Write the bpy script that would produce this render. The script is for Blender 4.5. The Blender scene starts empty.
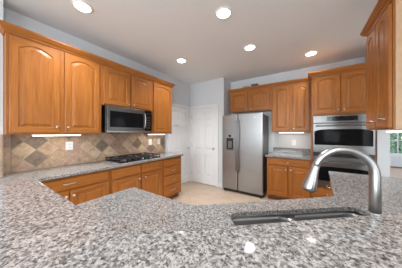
import bpy, bmesh, math, random
from mathutils import Vector, Matrix
R = math.radians
PI = math.pi
S = bpy.context.scene
COL = S.collection

# ------------------------------------------------------------------ camera
CAMH = 1.37
FPX = 158.0
cam_d = bpy.data.cameras.new('camera')
cam = bpy.data.objects.new('camera', cam_d)
COL.objects.link(cam)
cam.location = (0, 0, CAMH)
cam.rotation_euler = (R(90), 0, R(33.6))
cam_d.sensor_fit = 'HORIZONTAL'
cam_d.sensor_width = 36.0
cam_d.lens = 36.0 * FPX / 402.0
cam_d.shift_y = -1.0 / 402.0
cam_d.clip_start = 0.01
S.camera = cam

# ------------------------------------------------------------------ world, exposure, daylight
S.view_settings.view_transform = 'Standard'
S.view_settings.look = 'None'
S.view_settings.gamma = 1.0
S.view_settings.use_curve_mapping = False
S.view_settings.exposure = 0.0

W = bpy.data.worlds.new('sky')
S.world = W
W.use_nodes = True
wn = W.node_tree
wn.nodes.clear()
wo = wn.nodes.new('ShaderNodeOutputWorld')
wb = wn.nodes.new('ShaderNodeBackground')
sk = wn.nodes.new('ShaderNodeTexSky')
sk.sky_type = 'NISHITA'
sk.sun_disc = False
sk.sun_elevation = R(45)
sk.sun_rotation = R(200)
wb.inputs['Strength'].default_value = 0.6
wn.links.new(sk.outputs[0], wb.inputs[0])
wn.links.new(wb.outputs[0], wo.inputs[0])


def area(name, loc, target, sx, sy, power, color=(1, 1, 1), spread=PI):
    d = bpy.data.lights.new(name, 'AREA')
    d.shape = 'RECTANGLE'
    d.size = sx
    d.size_y = sy
    d.energy = power
    d.color = color
    d.spread = spread
    o = bpy.data.objects.new(name, d)
    COL.objects.link(o)
    o.location = loc
    o.rotation_euler = (Vector(target) - Vector(loc)).to_track_quat('-Z', 'Y').to_euler()
    return o


DAY = (0.86, 0.935, 1.0)
# daylight entering through the three dining windows behind the camera and on the right
area('daylight_rear', (-1.1, -3.98, 1.45), (-1.1, 0, 1.95), 1.75, 1.75, 105, DAY)
area('daylight_rear_right', (1.7, -3.98, 1.45), (1.7, 0, 1.95), 1.75, 1.75, 105, DAY)
area('daylight_side', (5.33, -1.0, 1.45), (0, -1.0, 2.1), 2.4, 1.7, 90, DAY)
area('daylight_breakfast', (5.33, 6.5, 1.4), (3.0, 6.5, 0.9), 2.4, 1.8, 65, DAY)

CEIL = 2.76
CAN_POWER = 12.0
STRIP_POWER = 0.9

# ------------------------------------------------------------------ materials
MATS = {}


def nodes(name):
    m = bpy.data.materials.new(name)
    m.use_nodes = True
    t = m.node_tree
    b = t.nodes['Principled BSDF']
    MATS[name] = m
    return m, t, b


def N(t, typ, **kw):
    n = t.nodes.new(typ)
    for k, v in kw.items():
        if k.startswith('i_'):
            key = k[2:]
            key = int(key) if key.isdigit() else key.replace('_', ' ')
            n.inputs[key].default_value = v
        else:
            setattr(n, k, v)
    return n


def ramp(t, fac, stops, interp='LINEAR'):
    r = t.nodes.new('ShaderNodeValToRGB')
    r.color_ramp.interpolation = interp
    e = r.color_ramp.elements
    while len(e) < len(stops):
        e.new(0.5)
    for el, (p, c) in zip(e, stops):
        el.position = p
        el.color = (c[0], c[1], c[2], 1)
    t.links.new(fac, r.inputs[0])
    return r.outputs[0]


def plain(name, col, rough=0.5, metal=0.0, noise=0.04, scale=30.0, bump=0.0, bscale=200.0, spec=0.5):
    m, t, b = nodes(name)
    tc = N(t, 'ShaderNodeTexCoord')
    nz = N(t, 'ShaderNodeTexNoise', i_Scale=scale, i_Detail=4.0)
    t.links.new(tc.outputs['Object'], nz.inputs['Vector'])
    lo = [max(0, c * (1 - noise)) for c in col]
    hi = [min(1, c * (1 + noise)) for c in col]
    t.links.new(ramp(t, nz.outputs[0], [(0.3, lo), (0.7, hi)]), b.inputs['Base Color'])
    b.inputs['Roughness'].default_value = rough
    b.inputs['Metallic'].default_value = metal
    b.inputs['Specular IOR Level'].default_value = spec
    if bump > 0:
        n2 = N(t, 'ShaderNodeTexNoise', i_Scale=bscale, i_Detail=3.0)
        t.links.new(tc.outputs['Object'], n2.inputs['Vector'])
        bp = N(t, 'ShaderNodeBump', i_Strength=bump, i_Distance=0.01)
        t.links.new(n2.outputs[0], bp.inputs['Height'])
        t.links.new(bp.outputs[0], b.inputs['Normal'])
    return m


def emit(name, col, strength):
    m, t, b = nodes(name)
    b.inputs['Base Color'].default_value = (0.9, 0.9, 0.9, 1)
    b.inputs['Emission Color'].default_value = (*col, 1)
    b.inputs['Emission Strength'].default_value = strength
    return m


def oak(name, axis, tint=1.0):
    m, t, b = nodes(name)
    tc = N(t, 'ShaderNodeTexCoord')
    oi = N(t, 'ShaderNodeObjectInfo')
    add = N(t, 'ShaderNodeVectorMath', operation='ADD')
    sc = N(t, 'ShaderNodeVectorMath', operation='SCALE')
    sc.inputs['Scale'].default_value = 7.0
    comb = N(t, 'ShaderNodeCombineXYZ')
    for i in range(3):
        t.links.new(oi.outputs['Random'], comb.inputs[i])
    t.links.new(comb.outputs[0], sc.inputs[0])
    t.links.new(tc.outputs['Object'], add.inputs[0])
    t.links.new(sc.outputs[0], add.inputs[1])
    mp = N(t, 'ShaderNodeMapping')
    s = [14.0, 14.0, 14.0]
    s[axis] = 0.9
    mp.inputs['Scale'].default_value = s
    t.links.new(add.outputs[0], mp.inputs['Vector'])
    wv = N(t, 'ShaderNodeTexNoise', i_Scale=1.4, i_Detail=6.0, i_Roughness=0.6, i_Distortion=0.9)
    t.links.new(mp.outputs[0], wv.inputs['Vector'])
    mp2 = N(t, 'ShaderNodeMapping')
    s2 = [160.0, 160.0, 160.0]
    s2[axis] = 5.0
    mp2.inputs['Scale'].default_value = s2
    t.links.new(add.outputs[0], mp2.inputs['Vector'])
    fine = N(t, 'ShaderNodeTexNoise', i_Scale=1.0, i_Detail=2.0)
    t.links.new(mp2.outputs[0], fine.inputs['Vector'])
    k = tint * 0.90
    c1 = ramp(t, wv.outputs[0], [(0.28, (0.345 * k, 0.115 * k, 0.018 * k)), (0.50, (0.43 * k, 0.150 * k, 0.026 * k)),
                                 (0.70, (0.49 * k, 0.180 * k, 0.035 * k))])
    c2 = ramp(t, fine.outputs[0], [(0.35, (0.78, 0.74, 0.70)), (0.6, (1, 1, 1))])
    mx = N(t, 'ShaderNodeMix', data_type='RGBA', blend_type='MULTIPLY')
    mx.inputs[0].default_value = 0.95
    t.links.new(c1, mx.inputs[6])
    t.links.new(c2, mx.inputs[7])
    t.links.new(mx.outputs[2], b.inputs['Base Color'])
    b.inputs['Roughness'].default_value = 0.38
    b.inputs['Specular IOR Level'].default_value = 0.4
    return m


def granite(name):
    m, t, b = nodes(name)
    tc = N(t, 'ShaderNodeTexCoord')
    nz = N(t, 'ShaderNodeTexNoise', i_Scale=45.0, i_Detail=3.0)
    t.links.new(tc.outputs['Object'], nz.inputs['Vector'])
    mixv = N(t, 'ShaderNodeMix', data_type='VECTOR')
    mixv.inputs[0].default_value = 0.012
    t.links.new(tc.outputs['Object'], mixv.inputs[4])
    t.links.new(nz.outputs['Color'], mixv.inputs[5])
    vo = N(t, 'ShaderNodeTexVoronoi', i_Scale=175.0)
    t.links.new(mixv.outputs[1], vo.inputs['Vector'])
    sep = N(t, 'ShaderNodeSeparateColor')
    t.links.new(vo.outputs['Color'], sep.inputs[0])
    big = N(t, 'ShaderNodeTexNoise', i_Scale=84.0, i_Detail=3.0)
    t.links.new(tc.outputs['Object'], big.inputs['Vector'])
    ma = N(t, 'ShaderNodeMath', operation='MULTIPLY_ADD')
    t.links.new(sep.outputs[0], ma.inputs[0])
    ma.inputs[1].default_value = 0.55
    sub = N(t, 'ShaderNodeMath', operation='MULTIPLY')
    t.links.new(big.outputs[0], sub.inputs[0])
    sub.inputs[1].default_value = 0.9
    t.links.new(sub.outputs[0], ma.inputs[2])
    c = ramp(t, ma.outputs[0], [(0.38, (0.07, 0.067, 0.066)), (0.50, (0.15, 0.142, 0.136)), (0.64, (0.245, 0.233, 0.223)),
                                (0.80, (0.335, 0.320, 0.308)), (0.98, (0.46, 0.443, 0.428))])
    vo2 = N(t, 'ShaderNodeTexVoronoi', i_Scale=380.0)
    t.links.new(mixv.outputs[1], vo2.inputs['Vector'])
    s2 = N(t, 'ShaderNodeSeparateColor')
    t.links.new(vo2.outputs['Color'], s2.inputs[0])
    c2 = ramp(t, s2.outputs[1], [(0.10, (0.25, 0.24, 0.24)), (0.24, (1, 1, 1))])
    mx = N(t, 'ShaderNodeMix', data_type='RGBA', blend_type='MULTIPLY')
    mx.inputs[0].default_value = 0.75
    t.links.new(c, mx.inputs[6])
    t.links.new(c2, mx.inputs[7])
    t.links.new(mx.outputs[2], b.inputs['Base Color'])
    b.inputs['Roughness'].default_value = 0.07
    b.inputs['Specular IOR Level'].default_value = 0.38
    return m


def steel(name, col, rough, axis=2):
    m, t, b = nodes(name)
    tc = N(t, 'ShaderNodeTexCoord')
    mp = N(t, 'ShaderNodeMapping')
    s = [220.0, 220.0, 220.0]
    s[axis] = 2.0
    mp.inputs['Scale'].default_value = s
    t.links.new(tc.outputs['Object'], mp.inputs['Vector'])
    nz = N(t, 'ShaderNodeTexNoise', i_Scale=1.0, i_Detail=2.0)
    t.links.new(mp.outputs[0], nz.inputs['Vector'])
    t.links.new(ramp(t, nz.outputs[0], [(0.3, [c * 0.92 for c in col]), (0.7, [min(1, c * 1.06) for c in col])]),
                b.inputs['Base Color'])
    b.inputs['Metallic'].default_value = 1.0
    b.inputs['Roughness'].default_value = rough
    return m


def floor_tile(name):
    m, t, b = nodes(name)
    tc = N(t, 'ShaderNodeTexCoord')
    mp = N(t, 'ShaderNodeMapping')
    mp.inputs['Rotation'].default_value = (0, 0, R(45))
    t.links.new(tc.outputs['Object'], mp.inputs['Vector'])
    br = N(t, 'ShaderNodeTexBrick', offset=0.0, squash=1.0)
    br.inputs['Scale'].default_value = 1.0
    br.inputs['Brick Width'].default_value = 0.42
    br.inputs['Row Height'].default_value = 0.42
    br.inputs['Mortar Size'].default_value = 0.004
    br.inputs['Color1'].default_value = (0.50, 0.385, 0.285, 1)
    br.inputs['Color2'].default_value = (0.55, 0.43, 0.325, 1)
    br.inputs['Mortar'].default_value = (0.40, 0.31, 0.235, 1)
    t.links.new(mp.outputs[0], br.inputs['Vector'])
    nz = N(t, 'ShaderNodeTexNoise', i_Scale=5.0, i_Detail=6.0)
    t.links.new(tc.outputs['Object'], nz.inputs['Vector'])
    mx = N(t, 'ShaderNodeMix', data_type='RGBA', blend_type='MULTIPLY')
    mx.inputs[0].default_value = 1.0
    t.links.new(br.outputs['Color'], mx.inputs[6])
    t.links.new(ramp(t, nz.outputs[0], [(0.3, (0.86, 0.84, 0.82)), (0.7, (1, 1, 1))]), mx.inputs[7])
    t.links.new(mx.outputs[2], b.inputs['Base Color'])
    b.inputs['Roughness'].default_value = 0.38
    return m


def travertine(name, col):
    m, t, b = nodes(name)
    tc = N(t, 'ShaderNodeTexCoord')
    nz = N(t, 'ShaderNodeTexNoise', i_Scale=16.0, i_Detail=7.0, i_Roughness=0.7)
    t.links.new(tc.outputs['Object'], nz.inputs['Vector'])
    t.links.new(ramp(t, nz.outputs[0], [(0.28, [c * 0.58 for c in col]), (0.5, col), (0.74, [min(1, c * 1.28) for c in col])]),
                b.inputs['Base Color'])
    b.inputs['Roughness'].default_value = 0.5
    bp = N(t, 'ShaderNodeBump', i_Strength=0.25, i_Distance=0.004)
    t.links.new(nz.outputs[0], bp.inputs['Height'])
    t.links.new(bp.outputs[0], b.inputs['Normal'])
    return m


def glass(name, alpha, tint=(0.9, 0.95, 0.95)):
    m, t, b = nodes(name)
    out = t.nodes['Material Output']
    tr = N(t, 'ShaderNodeBsdfTransparent')
    tr.inputs[0].default_value = (*tint, 1)
    gl = N(t, 'ShaderNodeBsdfGlossy')
    gl.inputs['Roughness'].default_value = 0.02
    mx = N(t, 'ShaderNodeMixShader')
    mx.inputs[0].default_value = alpha
    t.links.new(tr.outputs[0], mx.inputs[1])
    t.links.new(gl.outputs[0], mx.inputs[2])
    t.links.new(mx.outputs[0], out.inputs['Surface'])
    return m


OAK_V = oak('oak vertical grain', 2)
OAK_H = oak('oak horizontal grain', 0)
OAK_Y = oak('oak grain along the wall', 1)
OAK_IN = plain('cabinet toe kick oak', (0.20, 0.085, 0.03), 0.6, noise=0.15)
VENEER_DAYLIT = plain('daylit pale maple veneer', (0.60, 0.40, 0.25), 0.4, noise=0.06)  # pale veneer, with the strong daylight on the side panel mixed into its colour
GRANITE = granite('speckled granite')
WALL = plain('pale blue grey wall paint', (0.66, 0.68, 0.705), 0.75, noise=0.015, bump=0.03)
CEILM = plain('ceiling paint', (0.80, 0.81, 0.825), 0.85, noise=0.012, bump=0.03)
WHITE = plain('white trim paint', (0.76, 0.765, 0.77), 0.4, noise=0.01)
FLOORM = floor_tile('beige floor tile')
LAMWOOD = plain('pale maple floor', (0.80, 0.57, 0.42), 0.4, noise=0.1)
NICKEL = steel('brushed nickel', (0.62, 0.605, 0.58), 0.28)
FAUCETM = steel('brushed faucet steel', (0.44, 0.435, 0.425), 0.30)
STEEL_V = steel('stainless steel', (0.36, 0.365, 0.372), 0.32, 0)
SINKM = steel('sink steel', (0.40, 0.40, 0.40), 0.33, 0)
DARKSTEEL = steel('dark stainless steel', (0.17, 0.16, 0.155), 0.34, 0)
OVENSTEEL = steel('oven stainless steel', (0.22, 0.22, 0.224), 0.32, 0)
FRIDGESIDE = plain('charcoal fridge side', (0.13, 0.135, 0.14), 0.45, noise=0.06)
BLACK = plain('black enamel', (0.014, 0.014, 0.015), 0.3, noise=0.1)
IRON = plain('cast iron', (0.025, 0.023, 0.025), 0.55, noise=0.2)
BLKGLASS = plain('black glass', (0.008, 0.008, 0.009), 0.08, noise=0.1, spec=0.03)
RUBBER = plain('black rubber', (0.02, 0.02, 0.02), 0.7)
PLATE = plain('white plastic', (0.86, 0.86, 0.84), 0.35, noise=0.01)
SLOT = plain('dark socket slot', (0.03, 0.03, 0.03), 0.6)
GROUT = plain('tan grout', (0.43, 0.34, 0.26), 0.85, noise=0.1)
TRAV = [travertine('cream travertine', (0.60, 0.44, 0.295)), travertine('tan travertine', (0.50, 0.345, 0.225)),
        travertine('pink travertine', (0.50, 0.335, 0.25)), travertine('rose brown travertine', (0.38, 0.24, 0.165)),
        travertine('dark brown travertine', (0.26, 0.19, 0.14))]
CANLIGHT = emit('lamp diffuser', (1.0, 0.99, 0.97), 12.0)
STRIPLIGHT = emit('strip diffuser', (1.0, 0.96, 0.88), 2.5)
DISPLAY = plain('dark display', (0.012, 0.014, 0.016), 0.15)
PANE = glass('window glass', 0.06)
LEAF = plain('leaf green', (0.30, 0.40, 0.24), 0.6, noise=0.6, scale=6.0)
LEAF_PALE = plain('pale leaf green', (0.55, 0.62, 0.48), 0.6, noise=0.5, scale=6.0)
BARK = plain('grey bark', (0.13, 0.10, 0.08), 0.9, noise=0.3)
GRASS = plain('lawn green', (0.12, 0.2, 0.06), 0.9, noise=0.4, scale=4.0)
GREYBOX = plain('grey cardboard', (0.27, 0.27, 0.27), 0.7)
DARKBOX = plain('dark plastic box', (0.075, 0.075, 0.08), 0.5)


# ------------------------------------------------------------------ mesh helpers
class MB:
    def __init__(self):
        self.bm = bmesh.new()
        self.mats = []

    def mi(self, mat):
        if mat not in self.mats:
            self.mats.append(mat)
        return self.mats.index(mat)

    def box(self, x0, x1, y0, y1, z0, z1, mat=None):
        v = [self.bm.verts.new(p) for p in ((x0, y0, z0), (x1, y0, z0), (x1, y1, z0), (x0, y1, z0),
                                            (x0, y0, z1), (x1, y0, z1), (x1, y1, z1), (x0, y1, z1))]
        for q in ((3, 2, 1, 0), (4, 5, 6, 7), (0, 1, 5, 4), (1, 2, 6, 5), (2, 3, 7, 6), (3, 0, 4, 7)):
            f = self.bm.faces.new([v[i] for i in q])
            if mat is not None:
                f.material_index = self.mi(mat)
        return self

    def prism(self, poly, z0, z1, mat=None):
        n = len(poly)
        a = [self.bm.verts.new((p[0], p[1], z0)) for p in poly]
        b = [self.bm.verts.new((p[0], p[1], z1)) for p in poly]
        fs = [self.bm.faces.new(list(reversed(a))), self.bm.faces.new(b)]
        for i in range(n):
            fs.append(self.bm.faces.new((a[i], a[(i + 1) % n], b[(i + 1) % n], b[i])))
        if mat is not None:
            for f in fs:
                f.material_index = self.mi(mat)
        return self

    def tube(self, pts, rads, seg=16, caps=True, smooth=True):
        pts = [Vector(p) for p in pts]
        if not hasattr(rads, '__len__'):
            rads = [rads] * len(pts)
        rings = []
        ref = None
        for i, p in enumerate(pts):
            if i == 0:
                d = pts[1] - p
            elif i == len(pts) - 1:
                d = p - pts[i - 1]
            else:
                d = (pts[i + 1] - p).normalized() + (p - pts[i - 1]).normalized()
            d.normalize()
            if ref is None:
                ref = Vector((0, 0, 1)) if abs(d.z) < 0.9 else Vector((1, 0, 0))
            a = (ref - d * ref.dot(d)).normalized()
            ref = a
            b = d.cross(a)
            rings.append([self.bm.verts.new(p + (a * math.cos(2 * PI * k / seg) + b * math.sin(2 * PI * k / seg)) * rads[i])
                          for k in range(seg)])
        for i in range(len(rings) - 1):
            for k in range(seg):
                f = self.bm.faces.new((rings[i][k], rings[i][(k + 1) % seg], rings[i + 1][(k + 1) % seg], rings[i + 1][k]))
                f.smooth = smooth
        if caps:
            self.bm.faces.new(list(reversed(rings[0])))
            self.bm.faces.new(rings[-1])
        return self

    def lathe(self, prof, origin, axis, seg=20):
        """prof: list of (radius, distance along axis)"""
        ax = Vector(axis).normalized()
        o = Vector(origin)
        return self._lathe(prof, o, ax, seg)

    def _lathe(self, prof, o, ax, seg):
        ref = Vector((0, 0, 1)) if abs(ax.z) < 0.9 else Vector((1, 0, 0))
        a = (ref - ax * ref.dot(ax)).normalized()
        b = ax.cross(a)
        rings = []
        for r, d in prof:
            rings.append([self.bm.verts.new(o + ax * d + (a * math.cos(2 * PI * k / seg) + b * math.sin(2 * PI * k / seg)) * max(r, 1e-4))
                          for k in range(seg)])
        for i in range(len(rings) - 1):
            for k in range(seg):
                f = self.bm.faces.new((rings[i][k], rings[i][(k + 1) % seg], rings[i + 1][(k + 1) % seg], rings[i + 1][k]))
                f.smooth = True
        self.bm.faces.new(list(reversed(rings[0])))
        self.bm.faces.new(rings[-1])
        return self

    def build(self, name, mat=None, parent=None, bevel=0.0, seg=2, loc=None, rot=None, smooth=False):
        bmesh.ops.recalc_face_normals(self.bm, faces=self.bm.faces)
        me = bpy.data.meshes.new(name)
        self.bm.to_mesh(me)
        self.bm.free()
        if mat is not None and not self.mats:
            me.materials.append(mat)
        for m in self.mats:
            me.materials.append(m)
        o = bpy.data.objects.new(name, me)
        COL.objects.link(o)
        if parent:
            o.parent = parent
        if loc:
            o.location = loc
        if rot:
            o.rotation_euler = rot
        if bevel > 0:
            md = o.modifiers.new('bevel', 'BEVEL')
            md.width = bevel
            md.segments = seg
            md.limit_method = 'ANGLE'
            md.angle_limit = R(40)
        return o


def tag(o, label, cat, group=None):
    o['label'] = label
    o['category'] = cat
    if group:
        o['group'] = group
    return o


def thing(name, label, cat, loc=(0, 0, 0), rotz=0.0, group=None):
    o = bpy.data.objects.new(name, None)
    o.empty_display_size = 0.1
    COL.objects.link(o)
    o.location = loc
    o.rotation_euler = (0, 0, rotz)
    return tag(o, label, cat, group)


def struct(o):
    o['kind'] = 'structure'
    return o


def sbox(name, mat, *b):
    return struct(MB().box(*b).build(name, mat))


def round_poly(poly, r, seg=5, only=None):
    out = []
    n = len(poly)
    for i in range(n):
        p = Vector(poly[i]); a = Vector(poly[i - 1]); b = Vector(poly[(i + 1) % n])
        rr = r if not hasattr(r, '__len__') else r[i]
        if rr <= 0:
            out.append(tuple(p)); continue
        da = (a - p).normalized(); db = (b - p).normalized()
        ang = da.angle(db)
        d = min(rr / math.tan(ang / 2), (a - p).length * 0.45, (b - p).length * 0.45)
        p0 = p + da * d; p1 = p + db * d
        for k in range(seg + 1):
            t = k / seg
            out.append(tuple(p0 * (1 - t) ** 2 + p * 2 * t * (1 - t) + p1 * t * t))
    return out


# ------------------------------------------------------------------ measures of the room
XW = -2.78          # left wall
YP = 3.60           # pantry wall
YB = 4.06           # back wall
A42 = R(42)
U42 = Vector((math.cos(A42), math.sin(A42)))
N42 = Vector((-math.sin(A42), math.cos(A42)))


def tn(t, n):
    p = U42 * t + N42 * n
    return (p.x, p.y)


# ------------------------------------------------------------------ room shell
sbox('floor', FLOORM, -3.0, 5.6, -4.3, 6.0, -0.1, 0.0)
sbox('floor_breakfast', LAMWOOD, -3.0, 5.6, 6.0, 9.6, -0.1, 0.0)
sbox('ceiling', CEILM, -3.0, 5.6, -4.3, 9.6, CEIL, CEIL + 0.1)
sbox('wall_left', WALL, XW - 0.14, XW, -4.3, YP + 0.12, 0, CEIL)
sbox('wall_left_pier', WALL, XW, -2.602, -0.40, 0.229, 0, CEIL)
sbox('wall_pantry', WALL, XW, -1.71, YP, YP + 0.12, 0, CEIL)
sbox('wall_alcove', WALL, -1.83, -1.71, YP + 0.12, YB + 0.12, 0, CEIL)
sbox('wall_back', WALL, -1.71, 1.02, YB, YB + 0.12, 0, CEIL)
sbox('wall_oven', WALL, 0.892, 1.02, 3.44, YB, 0, CEIL)
sbox('wall_passage', WALL, 0.90, 1.02, YB + 0.12, 9.4, 0, CEIL)
sbox('wall_peninsula_right', WALL, 0.83, 0.95, 0.62, 2.42, 0, CEIL)


def wall_with_window(name, axis, at, thick, lo, hi, holes, zlo, zhi):
    m = MB()

    def bx(a0, a1, z0, z1):
        if a1 - a0 < 1e-4 or z1 - z0 < 1e-4:
            return
        if axis == 'x':
            m.box(a0, a1, at, at + thick, z0, z1)
        else:
            m.box(at, at + thick, a0, a1, z0, z1)
    cur = lo
    for a0, a1 in holes:
        bx(cur, a0, 0, CEIL)
        bx(a0, a1, 0, zlo)
        bx(a0, a1, zhi, CEIL)
        cur = a1
    bx(cur, hi, 0, CEIL)
    return struct(m.build(name, WALL))


wall_with_window('wall_rear', 'x', -4.3, 0.14, -2.92, 5.6, [(-2.0, -0.2), (0.8, 2.6)], 0.55, 2.35)
wall_with_window('wall_right', 'y', 5.46, 0.14, -4.3, 9.4, [(-2.3, 0.3), (5.2, 7.8)], 0.45, 2.35)
wall_with_window('wall_far', 'x', 9.4, 0.14, 0.90, 5.6, [(2.35, 5.0)], 0.52, 2.2)


def window(n, axis, at, a0, a1, z0, z1, inward, cols, rows):
    """frame, sashes and pane in a wall opening"""
    f = MB()

    def bx(m, b0, b1, c0, c1, d0, d1):
        if axis == 'x':
            m.box(b0, b1, at + d0, at + d1, c0, c1)
        else:
            m.box(at + d0, at + d1, b0, b1, c0, c1)
    w = 0.05
    for (b0, b1, c0, c1) in ((a0, a0 + w, z0, z1), (a1 - w, a1, z0, z1), (a0 + w, a1 - w, z0, z0 + w), (a0 + w, a1 - w, z1 - w, z1)):
        bx(f, b0, b1, c0, c1, 0.03, 0.11)
    fr = struct(f.build('window_%d' % n, WHITE))
    mm = MB()
    for i in range(1, cols):
        x = a0 + (a1 - a0) * i / cols
        bx(mm, x - 0.012, x + 0.012, z0 + w, z1 - w, 0.055, 0.08)
    for i in range(1, rows):
        z = z0 + (z1 - z0) * i / rows
        bx(mm, a0 + w, a1 - w, z - 0.012, z + 0.012, 0.055, 0.08)
    mm.build('muntin', WHITE, fr)
    p = MB()
    bx(p, a0 + w, a1 - w, z0 + w, z1 - w, 0.064, 0.070)
    p.build('pane', PANE, fr)
    c = MB()
    d0, d1 = ((0.14, 0.16) if inward > 0 else (-0.02, 0.0))
    for (b0, b1, c0, c1) in ((a0 - 0.07, a0, z0 - 0.07, z1 + 0.07), (a1, a1 + 0.07, z0 - 0.07, z1 + 0.07),
                             (a0, a1, z0 - 0.07, z0), (a0, a1, z1, z1 + 0.07)):
        bx(c, b0, b1, c0, c1, d0, d1)
    c.build('casing', WHITE, fr)
    return fr


window(1, 'x', 9.4, 2.35, 5.0, 0.52, 2.2, -1, 4, 3)
window(2, 'x', -4.3, -2.0, -0.2, 0.55, 2.35, 1, 2, 2)
window(3, 'x', -4.3, 0.8, 2.6, 0.55, 2.35, 1, 2, 2)
window(4, 'y', 5.46, -2.3, 0.3, 0.45, 2.35, -1, 3, 2)
window(5, 'y', 5.46, 5.2, 7.8, 0.45, 2.35, -1, 3, 2)
sbox('ground', GRASS, -14, 18, -16, 30, -0.35, -0.25)
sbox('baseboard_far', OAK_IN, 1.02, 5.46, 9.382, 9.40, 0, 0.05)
sbox('baseboard_pantry', WHITE, -1.853, -1.71, YP - 0.014, YP, 0, 0.10)
sbox('baseboard_oven', WHITE, 0.892, 1.02, 3.427, 3.44, 0, 0.10)


# six-panel doors
def panel_door(n, loc, rotz, w, h, knob_right, hinges=True, trim_left=0.075, trim_right=0.075):
    """built facing -Y, hinge side opposite the knob; x from 0 to w"""
    m = MB()
    m.box(0, w, -0.010, -0.002, 0.012, h)
    st = 0.105
    mid = w / 2
    zs = [(0.22, 0.78), (0.93, 1.58), (1.70, h - 0.11)]
    xs = [(st, mid - 0.045), (mid + 0.045, w - st)]
    m.box(0, st, -0.028, -0.010, 0.012, h)
    m.box(w - st, w, -0.028, -0.010, 0.012, h)
    m.box(mid - 0.045, mid + 0.045, -0.028, -0.010, 0.012, h)
    rails = [(0.012, zs[0][0]), (zs[0][1], zs[1][0]), (zs[1][1], zs[2][0]), (zs[2][1], h)]
    for z0, z1 in rails:
        for x0, x1 in xs:
            m.box(x0, x1, -0.028, -0.010, z0, z1)
    d = m.build('door_%d' % n, WHITE, loc=loc, rot=(0, 0, rotz), bevel=0.003)
    struct(d)
    for z0, z1 in zs:
        for x0, x1 in xs:
            g = 0.016
            p = MB()
            o = [(x0 + g, z0 + g), (x1 - g, z0 + g), (x1 - g, z1 - g), (x0 + g, z1 - g)]
            i = [(x0 + g + .03, z0 + g + .03), (x1 - g - .03, z0 + g + .03), (x1 - g - .03, z1 - g - .03), (x0 + g + .03, z1 - g - .03)]
            a = [p.bm.verts.new((x, -0.0101, z)) for x, z in o]
            b = [p.bm.verts.new((x, -0.021, z)) for x, z in i]
            p.bm.faces.new(b)
            p.bm.faces.new(list(reversed(a)))
            for k in range(4):
                p.bm.faces.new((a[k], a[(k + 1) % 4], b[(k + 1) % 4], b[k]))
            p.build('panel', WHITE, d)
    kx = w - 0.065 if knob_right else 0.065
    MB().lathe([(0.03, 0), (0.03, 0.006), (0.011, 0.01), (0.011, 0.03), (0.024, 0.036), (0.029, 0.05), (0.022, 0.064), (0.004, 0.068)],
               (kx, -0.028, 0.96), (0, -1, 0)).build('door_knob', NICKEL, d)
    if hinges:
        hx = 0.0 if knob_right else w
        for z in (0.25, 1.05, 1.80):
            MB().tube([(hx, -0.032, z - 0.045), (hx, -0.032, z + 0.045)], 0.007, 8).box(hx - 0.014, hx + 0.014, -0.0295, -0.026, z - 0.045, z + 0.045)\
                .build('hinge', NICKEL, d)
    t = MB()
    t.box(-trim_left, -0.004, -0.036, 0, 0, h + 0.075)
    t.box(w + 0.004, w + trim_right, -0.036, 0, 0, h + 0.075)
    t.box(-0.004, w + 0.004, -0.036, 0, h + 0.004, h + 0.075)
    t.build('door_casing', WHITE, d, bevel=0.004)
    return d


panel_door(1, (XW, 2.80, 0), R(90), 0.72, 2.04, True, False)
panel_door(2, (-2.685, YP, 0), 0, 0.755, 2.04, True, True, 0.07, 0.075)


# ------------------------------------------------------------------ cabinet parts
def ring_pts(x0, x1, z0, z1, rise, n=14):
    """closed outline: bottom left, bottom right, then along the (arched) top from right to left"""
    pts = [(x0, z0), (x1, z0)]
    for k in range(n + 1):
        x = x1 + (x0 - x1) * k / n
        u = (2 * (x - x0) / (x1 - x0) - 1)
        pts.append((x, z1 - rise * u * u))
    return pts


def door_mesh(w, h, arch, thick=0.020, frame=0.058):
    """raised-panel cabinet door, front towards -Y, origin bottom left at the back"""
    m = MB()
    rise = arch
    rings = [
        (ring_pts(0, w, 0, h, 0), 0.0),
        (ring_pts(0, w, 0, h, 0), -thick + 0.004),
        (ring_pts(0.004, w - 0.004, 0.004, h - 0.004, 0), -thick),
        (ring_pts(frame, w - frame, frame, h - frame * 0.85, rise), -thick),
        (ring_pts(frame + .006, w - frame - .006, frame + .006, h - frame * 0.85 - .006, rise), -thick + 0.009),
        (ring_pts(frame + .012, w - frame - .012, frame + .012, h - frame * 0.85 - .012, rise), -thick + 0.009),
        (ring_pts(frame + .042, w - frame - .042, frame + .042, h - frame * 0.85 - .042, rise * 0.9), -thick + 0.001),
    ]
    vs = [[m.bm.verts.new((x, y, z)) for x, z in pts] for pts, y in rings]
    n = len(vs[0])
    iv, ih = m.mi(OAK_V), m.mi(OAK_H)
    for i in range(len(vs) - 1):
        for k in range(n):
            f = m.bm.faces.new((vs[i][k], vs[i][(k + 1) % n], vs[i + 1][(k + 1) % n], vs[i + 1][k]))
            horizontal = (k == 0) or (2 <= k < n - 1)
            f.material_index = ih if (horizontal and i < 3) else iv
    f = m.bm.faces.new(vs[-1])
    f.material_index = iv
    f = m.bm.faces.new(list(reversed(vs[0])))
    f.material_index = iv
    return m


def drawer_mesh(w, h, thick=0.020):
    m = MB()
    e = 0.012
    m.box(0, w, -thick + 0.006, 0, 0, h)
    a = [m.bm.verts.new(p) for p in ((0, -thick + 0.006, 0), (w, -thick + 0.006, 0), (w, -thick + 0.006, h), (0, -thick + 0.006, h))]
    b = [m.bm.verts.new(p) for p in ((e, -thick, e), (w - e, -thick, e), (w - e, -thick, h - e), (e, -thick, h - e))]
    m.bm.faces.new(b)
    for k in range(4):
        m.bm.faces.new((a[k], a[(k + 1) % 4], b[(k + 1) % 4], b[k]))
    return m


def knob(parent, x, z, y=-0.020):
    return MB().lathe([(0.007, 0), (0.006, 0.012), (0.0135, 0.017), (0.0155, 0.022), (0.012, 0.028), (0.002, 0.030)],
                      (x, y, z), (0, -1, 0), 14).build('knob', NICKEL, parent)


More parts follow.
